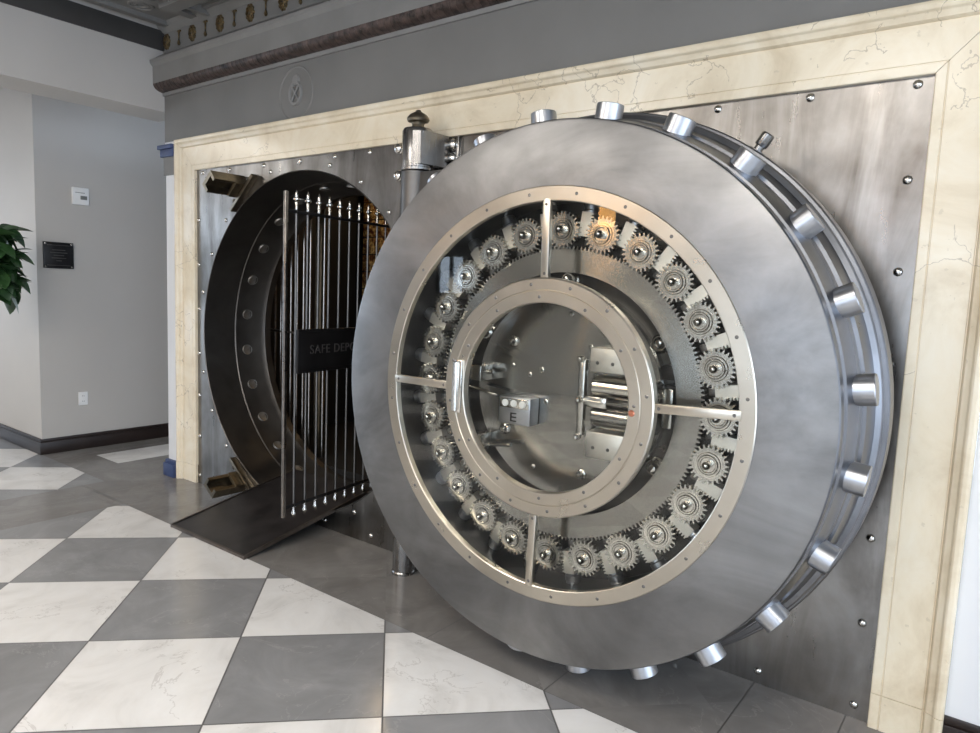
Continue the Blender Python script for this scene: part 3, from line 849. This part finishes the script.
# plant at the left edge
t = thing('potted_plant', (-6.15, -.85, 0), 'leafy green plant in front of the grey wall at the left', 'plant')
bm = NB(); lathe_axis(bm, [(0, 0), (.13, 0), (.17, .34), (.175, .36), (.155, .36), (.15, .32), (0, .31)], (-.25, -.30, 0), (0, 0, 1), 28); link_mesh('pot', bm, 'pot', t)
bm = NB()
pp = [Vector((-.25, -.30, .3)), Vector((-.22, -.22, .8)), Vector((-.13, -.08, 1.25)), Vector((-.07, 0, 1.6)), Vector((-.07, 0, 1.85))]
for a, b in zip(pp, pp[1:]): cyl(bm, a, b, .014, 8)
for q in range(9):
    a = q*2.4; cyl(bm, (-.08, 0, 1.3+q*.055), (-.08+.12*math.cos(a), .12*math.sin(a), 1.38+q*.055), .006, 6)
link_mesh('stem', bm, 'stem', t)
bm = NB()
for q in range(170):
    a = random.uniform(0, 2*PI); r = random.uniform(.03, .13); z = random.uniform(1.33, 1.84)
    if (r/.20)**2 + ((z-1.60)/.32)**2 > 1.3: r *= .6
    L = random.uniform(.13, .20); W = L*.36
    yaw = a + random.uniform(-.5, .5); pit = random.uniform(-.9, .5)
    Mx = Matrix.Translation((-.07 + r*math.cos(a), r*math.sin(a), z)) @ Matrix.Rotation(yaw, 4, 'Z') @ Matrix.Rotation(-pit, 4, 'Y') @ Matrix.Rotation(random.uniform(-.5, .5), 4, 'X')
    rows = []
    for s in range(7):
        u = s/6; w = W*math.sin(PI*u**.8)**.8 if 0 < u < 1 else .002
        droop = -.25*L*u*u
        rows.append([bm.verts.new(Mx @ Vector((L*u, v*w, droop + .25*abs(v)*w))) for v in (-1, 0, 1)])
    for s in range(6):
        for v in (0, 1): bm.faces.new((rows[s][v], rows[s][v+1], rows[s+1][v+1], rows[s+1][v]))
link_mesh('foliage', bm, 'leaf', t, ang=80)

# ------------------------------------------------------------------ pendant lamps of the lobby (they glint in the steel)
for x, y, z, lb in ((-2.65, -3.97, 2.25, 'middle'), (-4.6, -3.6, 2.35, 'far left'), (-.9, -4.3, 2.35, 'right')):
    t = thing('pendant_lamp', (x, y, z), 'warm glowing lantern pendant lamp hanging in the lobby, %s of three' % lb, 'lamp', group='lobby pendant lamps')
    bm = NB(); lathe_axis(bm, [(0, -.15), (.06, -.15), (.072, -.13), (.072, .07), (.06, .09), (0, .09)], (0, 0, 0), (0, 0, 1), 24); link_mesh('glass_shade', bm, 'lamp', t)
    bm = NB(); cyl(bm, (0, 0, .10), (0, 0, CEIL - z), .006, 8); lathe_axis(bm, [(0, .09), (.03, .09), (.03, .13), (0, .13)], (0, 0, 0), (0, 0, 1), 16); link_mesh('rod', bm, 'darkmetal', t)

# ------------------------------------------------------------------ light
w = bpy.data.worlds.new('daylight'); S.world = w; w.use_nodes = True
nt = w.node_tree; bg = nt.nodes['Background']
bg.inputs['Color'].default_value = (.70, .83, 1.0, 1); bg.inputs['Strength'].default_value = 5.5
def area(name, loc, rot, sx, sy, power, col, portal=False):
    l = bpy.data.lights.new(name, 'AREA'); l.shape = 'RECTANGLE'; l.size = sx; l.size_y = sy; l.energy = power; l.color = col
    if portal: l.cycles.is_portal = True
    o = bpy.data.objects.new(name, l); C.objects.link(o); o.location = loc; o.rotation_euler = rot; return o
for a, b in WF: area('window_daylight', ((a+b)/2, -7.78, 1.775), (PI/2, 0, 0), b-a, 2.45, 1, (1, 1, 1), True)
for a, b in WL: area('window_daylight', (-11.83, (a+b)/2, 1.675), (PI/2, 0, -PI/2), b-a, 2.65, 1, (1, 1, 1), True)
for a, b in WR: area('window_daylight', (2.38, (a+b)/2, 1.54), (PI/2, 0, PI/2), b-a, 2.92, 1, (1, 1, 1), True)
for i, (x, y) in enumerate(((-5.6, -4.2), (-3.2, -3.6), (-.9, -3.6), (1.6, -4.2), (-8.6, -3.0), (-3.2, -6.2), (.2, -6.2))):
    bm = NB(); box(bm, x-.65, x+.65, y-.65, y-.60, CEIL-.05, CEIL); box(bm, x-.65, x+.65, y+.60, y+.65, CEIL-.05, CEIL)
    box(bm, x-.65, x-.60, y-.60, y+.60, CEIL-.05, CEIL); box(bm, x+.60, x+.65, y-.60, y+.60, CEIL-.05, CEIL)
    struct(link_mesh('trim_%d' % (6+i), bm, 'cornice', smooth=False))  # frames around the added, unseen ceiling fill lights
    area('added_ceiling_fill', (x, y, CEIL-.03), (0, 0, 0), 1.2, 1.2, 78, (1, .945, .87))  # unseen fill added overhead to brighten floor and walls
l = bpy.data.lights.new('vault_lamp', 'POINT'); l.energy = 7; l.color = (1, .72, .42); l.shadow_soft_size = .08
o = bpy.data.objects.new('vault_lamp', l); C.objects.link(o); o.location = (-4.35, 1.52, 2.42)

# ------------------------------------------------------------------ camera
f_px, yaw, pitch, roll = 698.36, .64569, -.10842, .04048
cam = bpy.data.cameras.new('camera'); co = bpy.data.objects.new('camera', cam); C.objects.link(co)
cy, sy, cp, sp_ = math.cos(yaw), math.sin(yaw), math.cos(pitch), math.sin(pitch)
fw = Vector((-sy*cp, cy*cp, sp_)); r0 = Vector((cy, sy, 0)); u0 = r0.cross(fw)
rr = r0*math.cos(roll) + u0*math.sin(roll); uu = -r0*math.sin(roll) + u0*math.cos(roll)
mt = Matrix((rr, uu, -fw)).transposed().to_4x4(); mt.translation = (0, -2.7897, 1.52)
co.matrix_world = mt
cam.sensor_fit = 'HORIZONTAL'; cam.sensor_width = 36; cam.lens = f_px*36/980; cam.clip_start = .05
S.camera = co
S.view_settings.view_transform = 'Standard'; S.view_settings.look = 'None'; S.view_settings.gamma = 1
S.view_settings.use_curve_mapping = False; S.view_settings.exposure = -0.08
